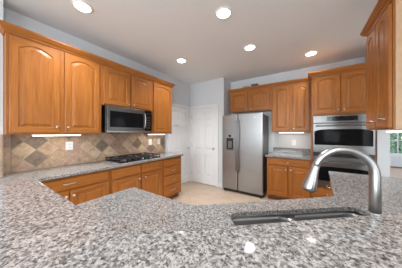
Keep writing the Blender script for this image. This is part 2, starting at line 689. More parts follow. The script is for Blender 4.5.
def pull(parent, x, z, length=0.11, y=-0.020):
    pts = []
    for k in range(13):
        u = -1 + 2 * k / 12
        pts.append((x + u * length / 2, y - 0.004 - 0.026 * (1 - u ** 4), z + 0.004 * (1 - u * u)))
    m = MB().tube(pts, [0.0065 if k in (0, 12) else 0.0048 for k in range(13)], 10)
    return m.build('pull', NICKEL, parent)


def cabinet(label, loc, rotz, w, z0, z1, depth, doors=(), drawers=(), toe=False, name='wall_cabinet', group=None, notch=None):
    """front face at local y=0, body behind it; doors: (x0,x1,z0,z1,arch,knob_x,knob_z,'knob'|'pull')"""
    t = thing(name, label, 'cabinet', loc, rotz, group)
    m = MB()
    zb = 0.105 if toe else z0
    if notch:                        # (z_low, z_high): an open bay for a built-in appliance
        m.box(0, w, 0, depth, zb, notch[0], OAK_V)
        m.box(0, w, 0, depth, notch[1], z1, OAK_V)
        m.box(0, 0.018, 0, depth, notch[0], notch[1], OAK_V)
        m.box(w - 0.018, w, 0, depth, notch[0], notch[1], OAK_V)
        m.box(0.018, w - 0.018, depth - 0.02, depth, notch[0], notch[1], OAK_V)
    else:
        m.box(0, w, 0, depth, zb, z1, OAK_V)
    m.build('body', None, t, bevel=0.0015)
    if toe:
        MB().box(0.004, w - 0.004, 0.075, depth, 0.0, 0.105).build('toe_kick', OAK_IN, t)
    for (x0, x1, a, b, arch, kx, kz, kind) in doors:
        d = door_mesh(x1 - x0, b - a, arch).build('door', None, t, loc=(x0, -0.001, a))
        if kind == 'knob':
            knob(d, kx - x0, kz - a)
        elif kind == 'pull':
            pull(d, kx - x0, kz - a, 0.105)
    for (x0, x1, a, b, kind) in drawers:
        d = drawer_mesh(x1 - x0, b - a).build('drawer', OAK_H, t, loc=(x0, -0.001, a))
        if kind == 'pull':
            pull(d, (x1 - x0) / 2, (b - a) / 2, 0.12)
        elif kind == 'knob':
            knob(d, (x1 - x0) / 2, (b - a) / 2)
    return t


def sweep(path, profile, closed_ends=True):
    """sweep a profile (out, z) along a 2D path; 'out' is to the right of travel"""
    m = MB()
    P = [Vector(p) for p in path]
    rings = []
    for i, p in enumerate(P):
        if i == 0:
            d0 = d1 = (P[1] - p).normalized()
        elif i == len(P) - 1:
            d0 = d1 = (p - P[i - 1]).normalized()
        else:
            d0 = (p - P[i - 1]).normalized(); d1 = (P[i + 1] - p).normalized()
        n0 = Vector((d0.y, -d0.x)); n1 = Vector((d1.y, -d1.x))
        mit = (n0 + n1)
        mit = mit / max(mit.dot(n0), 1e-6)
        rings.append([m.bm.verts.new((p.x + mit.x * o, p.y + mit.y * o, z)) for o, z in profile])
    n = len(profile)
    for i in range(len(rings) - 1):
        for k in range(n):
            m.bm.faces.new((rings[i][k], rings[i + 1][k], rings[i + 1][(k + 1) % n], rings[i][(k + 1) % n]))
    m.bm.faces.new(rings[0])
    m.bm.faces.new(list(reversed(rings[-1])))
    return m


def crown_profile(z):
    return [(0.0, z), (0.010, z), (0.014, z + 0.014), (0.030, z + 0.028), (0.046, z + 0.052), (0.052, z + 0.058), (0.052, z + 0.078), (0.0, z + 0.078)]


# ------------------------------------------------------------------ left run: wall cabinets
XF = -2.475        # face frame of the wall cabinets (doors stand 2 cm proud)
UB, UT = 1.355, 2.385
YL0 = 0.232
DEPU = XF - XW - 0.002
cabinet('wide oak wall cabinet with two tall arched doors, left of the microwave',
        (XF, YL0, 0), R(90), 0.878, UB, UT, DEPU,
        doors=[(0.022, 0.410, UB + 0.018, UT - 0.03, 0.055, 0.380, UB + 0.085, 'knob'),
               (0.457, 0.847, UB + 0.018, UT - 0.03, 0.055, 0.487, UB + 0.085, 'knob')])
UMB = 1.785
cabinet('short oak wall cabinet with two arched doors directly above the microwave',
        (XF, 1.112, 0), R(90), 0.906, UMB, UT, DEPU,
        doors=[(0.026, 0.438, UMB + 0.018, UT - 0.03, 0.045, 0.408, UMB + 0.055, 'knob'),
               (0.468, 0.880, UMB + 0.018, UT - 0.03, 0.045, 0.498, UMB + 0.055, 'knob')])
cabinet('tall narrow single-door oak wall cabinet right of the microwave, by the white door',
        (XF, 2.02, 0), R(90), 0.535, UB, UT, DEPU,
        doors=[(0.028, 0.515, UB + 0.018, UT - 0.03, 0.05, 0.06, UB + 0.085, None)])
c = sweep([(XW, YL0), (XF, YL0), (XF, 2.555), (XW, 2.555)], crown_profile(UT - 0.012)).build('crown_molding', OAK_Y)
tag(c, 'stepped oak crown molding along the top of the cabinets over the microwave', 'molding')

# ------------------------------------------------------------------ left run: base cabinets
XB = -2.25
CT = 0.92          # counter top height
CB = CT - 0.036
DEPB = XB - XW - 0.002
BT = CB
cabinet('oak base cabinet with one wide drawer over two doors, in the left counter corner',
        (XB, 0.232, 0), R(90), 0.886, 0, BT, DEPB, toe=True, name='base_cabinet',
        doors=[(0.012, 0.432, 0.135, 0.715, 0.0, 0.402, 0.655, 'knob'), (0.442, 0.862, 0.135, 0.715, 0.0, 0.472, 0.655, 'knob')],
        drawers=[(0.012, 0.862, 0.733, 0.862, 'pull')])
cabinet('oak base cabinet with two blank drawer fronts, under the gas cooktop',
        (XB, 1.12, 0), R(90), 0.945, 0, BT, DEPB, toe=True, name='base_cabinet',
        doors=[(0.026, 0.469, 0.135, 0.700, 0.0, 0.439, 0.64, 'knob'), (0.495, 0.916, 0.135, 0.700, 0.0, 0.553, 0.64, 'knob')],
        drawers=[(0.026, 0.469, 0.718, 0.862, None), (0.495, 0.916, 0.718, 0.862, None)])
cabinet('oak base cabinet with a stack of four drawers, ending the left counter',
        (XB, 2.065, 0), R(90), 0.545, 0, BT, DEPB, toe=True, name='base_cabinet',
        drawers=[(0.030, 0.525, 0.718, 0.862, None), (0.030, 0.525, 0.548, 0.706, 'pull'), (0.030, 0.525, 0.350, 0.536, 'pull'),
                 (0.030, 0.525, 0.130, 0.338, 'pull')])

cabinet('plain oak base cabinet end under the left counter, beside the wall pier', (XB, -0.13, 0), R(90), 0.358, 0, BT, XB + 2.602, toe=True, name='base_cabinet',
        doors=[(0.02, 0.338, 0.135, 0.862, 0.0, 0.31, 0.80, 'knob')])
# worktop of the left run
XC = -2.20
wt = MB().prism(round_poly([(-2.600, -0.15), (XC, -0.15), (XC, 2.635), (XW + 0.002, 2.635), (XW + 0.002, 0.231), (-2.600, 0.231)], [0, 0, 0.02, 0, 0, 0]), CB, CT)
o = wt.build('countertop', GRANITE, bevel=0.006, seg=3)
tag(o, 'speckled grey granite countertop along the tiled wall, under the cooktop', 'countertop')


# tiled backsplash: diamonds cut to the field, real tiles on a grout bed
def clip(poly, axis, val, keep_less):
    out = []
    n = len(poly)
    for i in range(n):
        a, b = poly[i], poly[(i + 1) % n]
        ia = (a[axis] <= val) if keep_less else (a[axis] >= val)
        ib = (b[axis] <= val) if keep_less else (b[axis] >= val)
        if ia:
            out.append(a)
        if ia != ib:
            t = (val - a[axis]) / (b[axis] - a[axis])
            out.append((a[0] + (b[0] - a[0]) * t, a[1] + (b[1] - a[1]) * t))
    return out


def tile_poly(m, poly, x0, x1, mat):
    """extrude a Y/Z polygon from x0 to x1"""
    if len(poly) < 3:
        return
    area2 = sum(poly[i][0] * poly[(i + 1) % len(poly)][1] - poly[(i + 1) % len(poly)][0] * poly[i][1] for i in range(len(poly)))
    if abs(area2) < 0.0006:
        return
    cy = sum(p[0] for p in poly) / len(poly); cz = sum(p[1] for p in poly) / len(poly)
    a = [m.bm.verts.new((x0, y, z)) for y, z in poly]
    b = [m.bm.verts.new((x1, y + (cy - y) * 0.02, z + (cz - z) * 0.02)) for y, z in poly]
    k = m.mi(mat)
    fs = [m.bm.faces.new(b)]
    for i in range(len(poly)):
        fs.append(m.bm.faces.new((a[i], a[(i + 1) % len(poly)], b[(i + 1) % len(poly)], b[i])))
    for f in fs:
        f.material_index = k


rnd = random.Random(7)
m = MB()
gx = XW + 0.006
m.box(XW, gx, 0.229, 2.632, CT, UB + 0.45, GROUT)
BY0, BY1, BZ0, BZ1 = 0.30, 2.632, CT + 0.004, UB + 0.44
half = 0.108
cy0, cz0 = 0.50, 1.055
gap = 0.0055
for i in range(-14, 34):
    for j in range(-6, 10):
        if (i + j) % 2:
            continue
        yc, zc = cy0 + i * half, cz0 + j * half
        r = half - gap
        poly = [(yc - r, zc), (yc, zc - r), (yc + r, zc), (yc, zc + r)]
        for ax, v, less in ((0, BY0, False), (0, BY1, True), (1, BZ0, False), (1, BZ1, True)):
            if len(poly) >= 3:
                poly = clip(poly, ax, v, less)
        dark = (i, j) in ((0, 0), (-2, 2), (0, 2), (7, 1), (13, 1), (16, 0), (19, 1), (3, 3), (9, 3), (15, 3))
        if dark:
            mt = TRAV[4]
        elif (i, j) in ((10, 0), (10, 2), (9, 1)):
            mt = TRAV[3]
        else:
            mt = rnd.choice([TRAV[0], TRAV[0], TRAV[1], TRAV[1], TRAV[1], TRAV[2], TRAV[2], TRAV[2], TRAV[3]])
        tile_poly(m, poly, gx, gx + 0.005, mt)
# square-set tiles on the pier at the left end of the field
m.box(-2.602, -2.597, -0.40, 0.2285, CT, UB, GROUT)
for k in range(4):
    for q in range(3):
        y0 = 0.224 - 0.15 * (k + 1); z0 = BZ0 + q * 0.148
        poly = [(y0 + 0.003, z0), (y0 + 0.147, z0), (y0 + 0.147, min(z0 + 0.143, UB - 0.004)), (y0 + 0.003, min(z0 + 0.143, UB - 0.004))]
        tile_poly(m, poly, -2.597, -2.592, rnd.choice([TRAV[1], TRAV[2], TRAV[3]]))
for q in range(3):
    z0 = BZ0 + q * 0.148
    tile_poly(m, [(0.232, z0), (0.294, z0), (0.294, min(z0 + 0.143, UB)), (0.232, min(z0 + 0.143, UB))], gx, gx + 0.005, rnd.choice([TRAV[1], TRAV[2]]))
o = struct(m.build('wall_tile_backsplash', None))


# ------------------------------------------------------------------ microwave
t = thing('microwave', 'dark stainless over-the-range microwave with black glass door above the cooktop', 'microwave', (XF - 0.0, 1.155, 1.375), R(90))
MW, MH = 0.80, 0.405
MB().box(0, MW, -0.03, DEPU - 0.012, 0.0, MH).build('body', DARKSTEEL, t, bevel=0.004)
d = MB().box(0.004, MW - 0.145, -0.062, -0.032, 0.035, MH - 0.004).build('door', DARKSTEEL, t, bevel=0.004)
MB().box(0.045, MW - 0.185, -0.065, -0.0622, 0.085, MH - 0.075).build('door_window', BLKGLASS, d, bevel=0.001)
hm = MB()
hp = []
for k in range(13):
    u = -1 + 2 * k / 12
    hp.append((MW - 0.165 , -0.060 - 0.045 * (1 - u ** 4), 0.21 + u * 0.14))
hm.tube(hp, 0.0115, 12).build('handle', STEEL_V, d)
cp = MB().box(MW - 0.142, MW - 0.003, -0.060, -0.032, 0.035, MH - 0.004).build('control_panel', BLKGLASS, t, bevel=0.003)
MB().box(MW - 0.125, MW - 0.022, -0.0625, -0.0602, MH - 0.085, MH - 0.045).build('display', DISPLAY, cp)
for r_ in range(5):
    for q in range(3):
        MB().box(MW - 0.124 + q * 0.036, MW - 0.096 + q * 0.036, -0.0622, -0.0602, 0.075 + r_ * 0.046, 0.104 + r_ * 0.046).build('button', DARKSTEEL, cp)
MB().box(0.004, MW - 0.004, -0.056, -0.032, 0.003, 0.032).build('bottom_trim', STEEL_V, t, bevel=0.003)

# ------------------------------------------------------------------ gas cooktop
t = thing('gas_cooktop', 'black gas cooktop with cast iron grates set in the granite under the microwave', 'cooktop', (-2.515, 1.67, CT), R(90))
MB().prism(round_poly([(-0.38, -0.245), (0.38, -0.245), (0.38, 0.23), (-0.38, 0.23)], 0.03), 0.0, 0.012).build('cooktop_plate', BLKGLASS, t, bevel=0.004)
for (bx_, by_, br_) in ((-0.26, -0.10, 0.035), (-0.26, 0.12, 0.045), (0.0, 0.02, 0.055), (0.26, -0.10, 0.045), (0.26, 0.12, 0.035)):
    b_ = MB().lathe([(br_ + 0.012, 0.0), (br_ + 0.012, 0.006), (br_, 0.010), (br_, 0.018)], (bx_, by_, 0.012), (0, 0, 1), 20).build('burner', DARKSTEEL, t)
    MB().lathe([(br_ * 0.85, 0.0), (br_ * 0.9, 0.004), (br_ * 0.85, 0.010), (0.005, 0.012)], (bx_, by_, 0.0305), (0, 0, 1), 20).build('burner_cap', IRON, b_)
for gx_ in (-0.26, 0.0, 0.26):
    g_ = MB()
    a0, a1, b0, b1 = gx_ - 0.122, gx_ + 0.122, -0.225, 0.215
    w_ = 0.006
    z_ = 0.043
    for (x0, x1, y0, y1) in ((a0, a1, b0, b0 + 2 * w_), (a0, a1, b1 - 2 * w_, b1), (a0, a0 + 2 * w_, b0, b1), (a1 - 2 * w_, a1, b0, b1),
                             (a0, a1, -0.012, 0.0), (gx_ - w_, gx_ + w_, b0, -0.15), (gx_ - w_, gx_ + w_, -0.06, 0.07), (gx_ - w_, gx_ + w_, 0.16, b1),
                             (a0, gx_ - 0.04, -0.106, -0.094), (gx_ + 0.04, a1, -0.106, -0.094), (a0, gx_ - 0.04, 0.114, 0.126), (gx_ + 0.04, a1, 0.114, 0.126)):
        g_.box(x0, x1, y0, y1, z_, z_ + 0.012)
    for (x, y) in ((a0 + w_, b0 + w_), (a1 - w_, b0 + w_), (a0 + w_, b1 - w_), (a1 - w_, b1 - w_)):
        g_.box(x - w_, x + w_, y - w_, y + w_, 0.012, z_)
    g_.build('grate', IRON, t, bevel=0.002)
for k in range(5):
    MB().lathe([(0.019, 0), (0.019, 0.006), (0.015, 0.010), (0.014, 0.024), (0.002, 0.026)], (-0.13 + k * 0.065, -0.233 + 0.0, 0.0121), (0, 0, 1), 14).build('control_knob', NICKEL if k == 2 else BLACK, t)

# ------------------------------------------------------------------ peninsula: base, half wall, counter, bar
YSF = 0.785


def line_n(n, x=None, y=None):
    """point on the 42 degree line at offset n, for a given x or y"""
    s_, c_ = math.sin(A42), math.cos(A42)
    if x is not None:
        return (x, (n + s_ * x) / c_)
    return ((c_ * y - n) / s_, y)


XR = 0.175
CBS = CT - 0.024   # underside of the sink counter slab
XRW = 0.828
NB = 0.37
poly_c = [(-1.20, YSF), (-1.20, 0.187), line_n(NB + 0.002, y=0.187), line_n(NB + 0.002, x=XRW), (XRW, 2.40), (0.222, 2.40), line_n(0.975, x=0.166), line_n(0.975, y=YSF)]
poly_c = round_poly(poly_c, [0.03, 0, 0, 0, 0, 0.02, 0.05, 0.18])
# sink cut-out, rounded rectangle in the 42 degree frame
A_S = R(39.5)
S_T0, S_T1, S_N0, S_N1 = 0.243, 1.035, 0.545, 0.868


def tns(t, n):
    return (math.cos(A_S) * t - math.sin(A_S) * n, math.sin(A_S) * t + math.cos(A_S) * n)


hole = [tns(*p) for p in round_poly([(S_T0, S_N0), (S_T1, S_N0), (S_T1, S_N1), (S_T0, S_N1)], 0.06)]
bm = bmesh.new()


def loop(pts, z):
    v = [bm.verts.new((p[0], p[1], z)) for p in pts]
    return [bm.edges.new((v[i], v[(i + 1) % len(v)])) for i in range(len(v))]


e = loop(poly_c, CBS) + loop(hole, CBS)
bmesh.ops.triangle_fill(bm, use_beauty=True, use_dissolve=False, edges=e)
ex = bmesh.ops.extrude_face_region(bm, geom=bm.faces[:])
bmesh.ops.translate(bm, vec=(0, 0, CT - CBS), verts=[v for v in ex['geom'] if isinstance(v, bmesh.types.BMVert)])
mb = MB(); mb.bm.free(); mb.bm = bm
o = mb.build('countertop', GRANITE, bevel=0.005, seg=3)
tag(o, 'lower granite countertop bending around the double sink and running right under the cabinet', 'countertop')

# base cabinets below (inset under the counter), and the half wall that carries the bar
inset = 0.03
pb = [(-1.17, YSF - 0.03), (-1.17, 0.190), line_n(NB + 0.006, y=0.190), line_n(NB + 0.006, x=XRW - 0.002), (XRW - 0.002, 2.375), (0.252, 2.375), line_n(0.945, x=0.197), line_n(0.945, y=YSF - 0.03)]
t = thing('sink_base_cabinet', 'oak base cabinets under the lower granite counter and sink', 'cabinet')
sk_hole = [tns(*p) for p in ((S_T0 - 0.03, S_N0 - 0.03), (S_T1 + 0.03, S_N0 - 0.03), (S_T1 + 0.03, S_N1 + 0.03), (S_T0 - 0.03, S_N1 + 0.03))]
bm = bmesh.new()
e = loop(pb, 0.60) + loop(sk_hole, 0.60)
bmesh.ops.triangle_fill(bm, use_beauty=True, edges=e)
ex = bmesh.ops.extrude_face_region(bm, geom=bm.faces[:])
bmesh.ops.translate(bm, vec=(0, 0, CBS - 0.60), verts=[v for v in ex['geom'] if isinstance(v, bmesh.types.BMVert)])
mb = MB(); mb.bm.free(); mb.bm = bm
mb.prism(pb, 0.105, 0.598)
mb.build('body', OAK_V, t)
pt = [(-1.10, YSF - 0.10), (-1.10, 0.190), line_n(NB + 0.006, y=0.190), line_n(NB + 0.006, x=XRW - 0.002), (XRW - 0.002, 2.31), (0.32, 2.31), line_n(0.875, x=0.265), line_n(0.875, y=YSF - 0.10)]
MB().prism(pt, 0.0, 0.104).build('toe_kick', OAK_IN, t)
for (ta, tb) in ((0.27, 0.66), (0.68, 1.07)):
    pp = tn(ta, 0.945)
    d = door_mesh(tb - ta, 0.58, 0.0).build('door', None, t, loc=(tn(tb, 0.946)[0], tn(tb, 0.946)[1], 0.135), rot=(0, 0, A42 + PI))
    knob(d, 0.03 if ta < 0.5 else 0.36, 0.52)
for k in range(1):
    d = door_mesh(0.40, 0.58, 0.0).build('door', None, t, loc=(-0.72, YSF - 0.029, 0.135), rot=(0, 0, PI))
    knob(d, 0.03, 0.52)
EA = math.atan2(0.252 - 0.197, 2.375 - line_n(0.945, x=0.197)[1])
for ya in (1.56, 1.96):
    ex_ = 0.197 + (ya + 0.385 - line_n(0.945, x=0.197)[1]) * math.tan(EA) - 0.001
    d = door_mesh(0.385, 0.58, 0.0).build('door', None, t, loc=(ex_, ya + 0.385, 0.135), rot=(0, 0, -PI / 2 - EA))
    knob(d, 0.03, 0.52)
    d = drawer_mesh(0.385, 0.13).build('drawer', OAK_H, t, loc=(ex_, ya + 0.385, 0.733), rot=(0, 0, -PI / 2 - EA))
    pull(d, 0.19, 0.065)

BAR = 1.13
BARB = BAR - 0.036
NBW = 0.25
hw = [(-1.16, 0.185), (-1.16, 0.06), line_n(NBW, y=0.06), line_n(NBW, x=XRW), line_n(NB, x=XRW), line_n(NB, y=0.185)]
struct(MB().prism(hw, 0, BARB - 0.002).build('wall_peninsula', WALL))
pbar = [(-1.19, 0.213), (-1.19, -0.22), line_n(-0.05, y=-0.22), line_n(-0.05, x=XRW), (XRW, 1.253), (-0.3635, 0.213)]
o = MB().prism(round_poly(pbar, [0.03, 0.03, 0.06, 0, 0, 0.03]), BARB, BAR).build('bar_top', GRANITE, bevel=0.009, seg=4)
tag(o, 'raised light granite bar top with polished edge across the foreground', 'bar')

# ------------------------------------------------------------------ sink (two bowls) and faucet
sc = tns((S_T0 + S_T1) / 2, (S_N0 + S_N1) / 2)
t = thing('kitchen_sink', 'double-bowl stainless steel sink set under the granite behind the faucet', 'sink', (sc[0], sc[1], CBS - 0.22), A_S)
SW, SD = (S_T1 - S_T0) / 2 + 0.004, (S_N1 - S_N0) / 2 + 0.004
TOPZ = 0.22 - 0.001
div = 0.595 - (S_T0 + S_T1) / 2


def bowl(x0, x1):
    m = MB()
    rings = []
    for (ins, z, r) in ((0.0, TOPZ - 0.012, 0.055), (0.004, TOPZ - 0.03, 0.055), (0.010, 0.045, 0.055), (0.035, 0.015, 0.05), (0.07, 0.008, 0.04)):
        pts = round_poly([(x0 + ins, -SD + ins), (x1 - ins, -SD + ins), (x1 - ins, SD - ins), (x0 + ins, SD - ins)], r, 6)
        rings.append([m.bm.verts.new((p[0], p[1], z)) for p in pts])
    for (ins, z, r) in ((0.066, 0.002, 0.04), (0.031, 0.009, 0.05), (0.006, 0.043, 0.055), (0.0005, TOPZ - 0.03, 0.055), (-0.003, TOPZ - 0.012, 0.055)):
        pts = round_poly([(x0 + ins, -SD + ins), (x1 - ins, -SD + ins), (x1 - ins, SD - ins), (x0 + ins, SD - ins)], r, 6)
        rings.append([m.bm.verts.new((p[0], p[1], z)) for p in pts])
    n = len(rings[0])
    for i in range(len(rings)):
        j = (i + 1) % len(rings)
        if i == 4:
            continue
        for k in range(n):
            f = m.bm.faces.new((rings[i][k], rings[i][(k + 1) % n], rings[j][(k + 1) % n], rings[j][k]))
            f.smooth = True
    m.bm.faces.new(rings[4])
    m.bm.faces.new(rings[5])
    return m


bl = bowl(-SW, div - 0.008).build('bowl', SINKM, t)
br = bowl(div + 0.008, SW).build('bowl', SINKM, t)
for b_, cx in ((bl, (-SW + div) / 2), (br, (SW + div) / 2)):
    MB().lathe([(0.042, 0.0), (0.042, 0.003), (0.030, 0.004), (0.028, 0.001), (0.002, 0.001)], (cx, 0, 0.0085), (0, 0, 1), 24).build('drain', NICKEL, b_)
MB().box(div - 0.014, div + 0.014, -SD + 0.02, SD - 0.02, TOPZ - 0.028, TOPZ - 0.008).prism([(div - 0.055, SD + 0.001), (div - 0.013, SD - 0.05), (div + 0.013, SD - 0.05), (div + 0.055, SD + 0.001)], TOPZ - 0.028, TOPZ - 0.010)\
    .build('divider', SINKM, t, bevel=0.006, seg=3)
rm = MB()
for (x0, x1, y0, y1) in ((-SW - 0.02, SW + 0.02, SD, SD + 0.02), (-SW - 0.02, SW + 0.02, -SD - 0.02, -SD), (-SW - 0.02, -SW, -SD, SD), (SW, SW + 0.02, -SD, SD)):
    rm.box(x0, x1, y0, y1, TOPZ - 0.014, TOPZ)
rm.build('rim', SINKM, t)

FX, FY = 0.218, 0.865
t = thing('kitchen_faucet', 'tall brushed steel gooseneck faucet with pull-down spray head over the sink', 'faucet', (FX, FY, CT), R(195))
# local +x points out over the sink
MB().lathe([(0.029, 0), (0.029, 0.006), (0.025, 0.012), (0.0212, 0.03), (0.0200, 0.08), (0.0192, 0.13), (0.0178, 0.15)], (0, 0, 0), (0, 0, 1), 28).build('base', FAUCETM, t)
pts, rad = [], []
RA = 0.097
ZS = 0.286
for z in (0.145, 0.18, 0.22, 0.25, ZS):
    pts.append((0, 0, z)); rad.append(0.0178 - 0.0014 * (z - 0.145) / 0.147)
n = 28
for k in range(1, n + 1):
    a = PI - R(164) * k / n
    pts.append((RA + RA * math.cos(a), 0, ZS + RA * math.sin(a))); rad.append(max(0.0128, 0.0164 - 0.0080 * k / n))
neck = MB().tube(pts, rad, 24).build('neck', FAUCETM, t)
p1 = Vector(pts[-1]); dd = (p1 - Vector(pts[-2])).normalized()
dd = Vector((0.27, 0, -1)).normalized()
hd = MB()
hd.lathe([(0.0134, -0.002), (0.0146, 0.002), (0.0150, 0.016), (0.0180, 0.038), (0.0225, 0.066), (0.0265, 0.092), (0.0272, 0.102), (0.0252, 0.105)], p1, dd, 28)
h_ = hd.build('spray_head', FAUCETM, t)
MB().lathe([(0.022, 0.0), (0.021, 0.003), (0.002, 0.0035)], p1 + dd * 0.1053, dd, 24).build('spray_face', RUBBER, h_)
MB().tube([(0, 0.022, 0.065), (0, 0.05, 0.068)], 0.012, 14).build('handle_hub', FAUCETM, t)
MB().tube([(0, 0.045, 0.067), (0.004, 0.07, 0.074), (0.008, 0.10, 0.088)], [0.0065, 0.006, 0.0055], 12).build('lever', FAUCETM, t)

# ------------------------------------------------------------------ back wall: fridge
FX0, FX1, FY0 = -1.672, -0.742, 3.430
t = thing('refrigerator', 'stainless side-by-side refrigerator with ice dispenser between the wall and oak cabinets', 'refrigerator', (FX0, FY0, 0))
FWD = FX1 - FX0
FHT = 1.785
MB().box(0.008, FWD - 0.004, 0.075, YB - FY0 - 0.02, 0.055, FHT - 0.015).build('body', FRIDGESIDE, t, bevel=0.004)
sp = 0.385


def fdoor(x0, x1):
    return MB().prism(round_poly([(x0, 0.07), (x0, 0.0), (x1, 0.0), (x1, 0.07)], [0, 0.02, 0.02, 0], 4), 0.075, FHT)


fl = fdoor(0.0, sp - 0.004).build('freezer_door', STEEL_V, t, bevel=0.003)
fr = fdoor(sp + 0.004, FWD).build('fridge_door', STEEL_V, t, bevel=0.003)
for d_, hx in ((fl, sp - 0.034), (fr, sp + 0.034)):
    pts = [(hx, 0.0, 0.50), (hx, -0.045, 0.53)]
    for k in range(9):
        pts.append((hx, -0.052 - 0.010 * math.sin(PI * k / 8), 0.57 + 1.02 * k / 8))
    pts += [(hx, -0.045, 1.63), (hx, 0.0, 1.66)]
    MB().tube(pts, 0.0125, 12).build('handle', STEEL_V, d_)
dp = MB()
dx0, dx1, dz0, dz1 = 0.095, 0.305, 0.965, 1.355
for b_ in ((dx0, dx0 + 0.018, dz0, dz1), (dx1 - 0.018, dx1, dz0, dz1), (dx0 + 0.018, dx1 - 0.018, dz0, dz0 + 0.03), (dx0 + 0.018, dx1 - 0.018, dz1 - 0.10, dz1)):
    dp.box(b_[0], b_[1], -0.010, -0.0004, b_[2], b_[3])
dsp = dp.build('dispenser', STEEL_V, fl, bevel=0.003)
MB().box(dx0 + 0.018, dx1 - 0.018, -0.003, -0.0006, dz0 + 0.03, dz1 - 0.10).build('dispenser_recess', BLACK, dsp)
MB().box(dx0 + 0.075, dx1 - 0.075, -0.0125, -0.0101, dz1 - 0.075, dz1 - 0.030).build('display', DISPLAY, dsp)
MB().box(dx0 + 0.06, dx1 - 0.06, -0.012, -0.0031, dz0 + 0.06, dz0 + 0.22).build('paddle', OVENSTEEL, dsp, bevel=0.003)
MB().box(dx0 + 0.02, dx1 - 0.02, -0.016, -0.0101, dz0 + 0.004, dz0 + 0.024).build('drip_tray', DARKSTEEL, dsp)
MB().lathe([(0.017, 0), (0.017, 0.002), (0.012, 0.003)], (FWD - 0.17, -0.0001, FHT - 0.075), (0, -1, 0), 18).build('badge', NICKEL, fr)
MB().box(0.02, FWD - 0.02, 0.03, 0.09, 0.022, 0.070).build('kick_grille', BLACK, t)
for x in (0.06, FWD - 0.06):
    MB().lathe([(0.022, 0), (0.022, 0.014), (0.010, 0.016), (0.010, 0.03)], (x, 0.045, 0.0), (0, 0, 1), 12).build('foot', RUBBER, t)
    MB().box(x - 0.012, x + 0.012, 0.5, 0.53, 0.0, 0.056).build('foot', RUBBER, t)

# cabinets on the back wall
YU = 3.752
DU = YB - YU - 0.002
FB = 1.885
cabinet('short oak wall cabinet with two arched doors above the refrigerator', (-1.600, YU, 0), 0, 0.973, FB, UT, DU,
        doors=[(0.022, 0.445, FB + 0.018, UT - 0.03, 0.04, 0.415, FB + 0.05, 'knob'), (0.492, 0.935, FB + 0.018, UT - 0.03, 0.04, 0.522, FB + 0.05, 'knob')])
UB2 = 1.39
cabinet('tall two-door oak wall cabinet over the short counter by the refrigerator', (-0.626, YU, 0), 0, 0.708, UB2, UT, DU,
        doors=[(0.022, 0.346, UB2 + 0.018, UT - 0.03, 0.045, 0.318, UB2 + 0.07, 'knob'), (0.392, 0.684, UB2 + 0.018, UT - 0.03, 0.045, 0.420, UB2 + 0.07, 'knob')])
c = sweep([(-1.600, YB), (-1.600, YU), (0.082, YU)], crown_profile(UT - 0.012)[::-1])
o = c.build('crown_molding', OAK_H)
tag(o, 'oak crown molding along the cabinets from the refrigerator to the oven tower', 'molding')

YBF = 3.475
cabinet('oak base cabinet with one drawer over two doors between refrigerator and ovens', (-0.672, YBF, 0), 0, 0.752, 0, BT, YB - YBF - 0.002, toe=True, name='base_cabinet',
        doors=[(0.035, 0.376, 0.135, 0.715, 0.0, 0.346, 0.665, 'knob'), (0.402, 0.728, 0.135, 0.715, 0.0, 0.432, 0.665, 'knob')],
        drawers=[(0.035, 0.728, 0.733, 0.862, 'knob')])
o = MB().box(-0.700, 0.081, 3.435, YB - 0.002, CB, CT).build('countertop', GRANITE, bevel=0.005, seg=3)
tag(o, 'short granite countertop between the refrigerator and the wall ovens', 'countertop')
o = MB().box(-0.640, 0.081, YB - 0.024, YB - 0.002, CT + 0.0005, CT + 0.115).build('counter_backsplash', GRANITE, bevel=0.003)
tag(o, 'low granite backsplash strip standing at the back of the short counter', 'backsplash')

# oven tower and double oven
TX0, TX1, TY = 0.083, 0.888, 3.462
TWD = TX1 - TX0
OV0, OV1 = 0.44, 1.672
tw = cabinet('tall oak oven cabinet with two arched doors on top housing the double ovens', (TX0, TY, 0), 0, TWD, 0, UT, YB - TY - 0.002, toe=True, name='oven_cabinet',
             doors=[(0.03, 0.387, 1.705, UT - 0.03, 0.05, 0.357, 1.755, 'knob'), (0.402, 0.772, 1.705, UT - 0.03, 0.05, 0.432, 1.755, 'knob')],
             drawers=[(0.03, 0.772, 0.135, 0.405, None)], notch=(OV0 - 0.004, OV1 + 0.004))
cr = sweep([(0, YU - 0.056 - TY), (0, 0), (TWD, 0)], crown_profile(UT - 0.012)[::-1]).build('crown', OAK_H, tw)

t = thing('double_wall_oven', 'stainless double wall oven with black glass doors built into the oak tower', 'oven', (TX0 + 0.020, TY, OV0))
OW = TWD - 0.040
H = OV1 - OV0
MB().box(0.004, OW - 0.004, 0.012, 0.55, 0.0, H).build('body', DARKSTEEL, t)
MB().box(0.0, OW, -0.004, 0.0115, 0.0, H).build('face_frame', BLACK, t)


def to(z):
    return z - OV0


cp = MB().box(0.002, OW - 0.002, -0.030, -0.0045, to(1.545), H - 0.002).build('control_panel', OVENSTEEL, t, bevel=0.003)
MB().box(0.19, OW - 0.19, -0.032, -0.0301, to(1.572), to(1.648)).build('display', DISPLAY, cp)


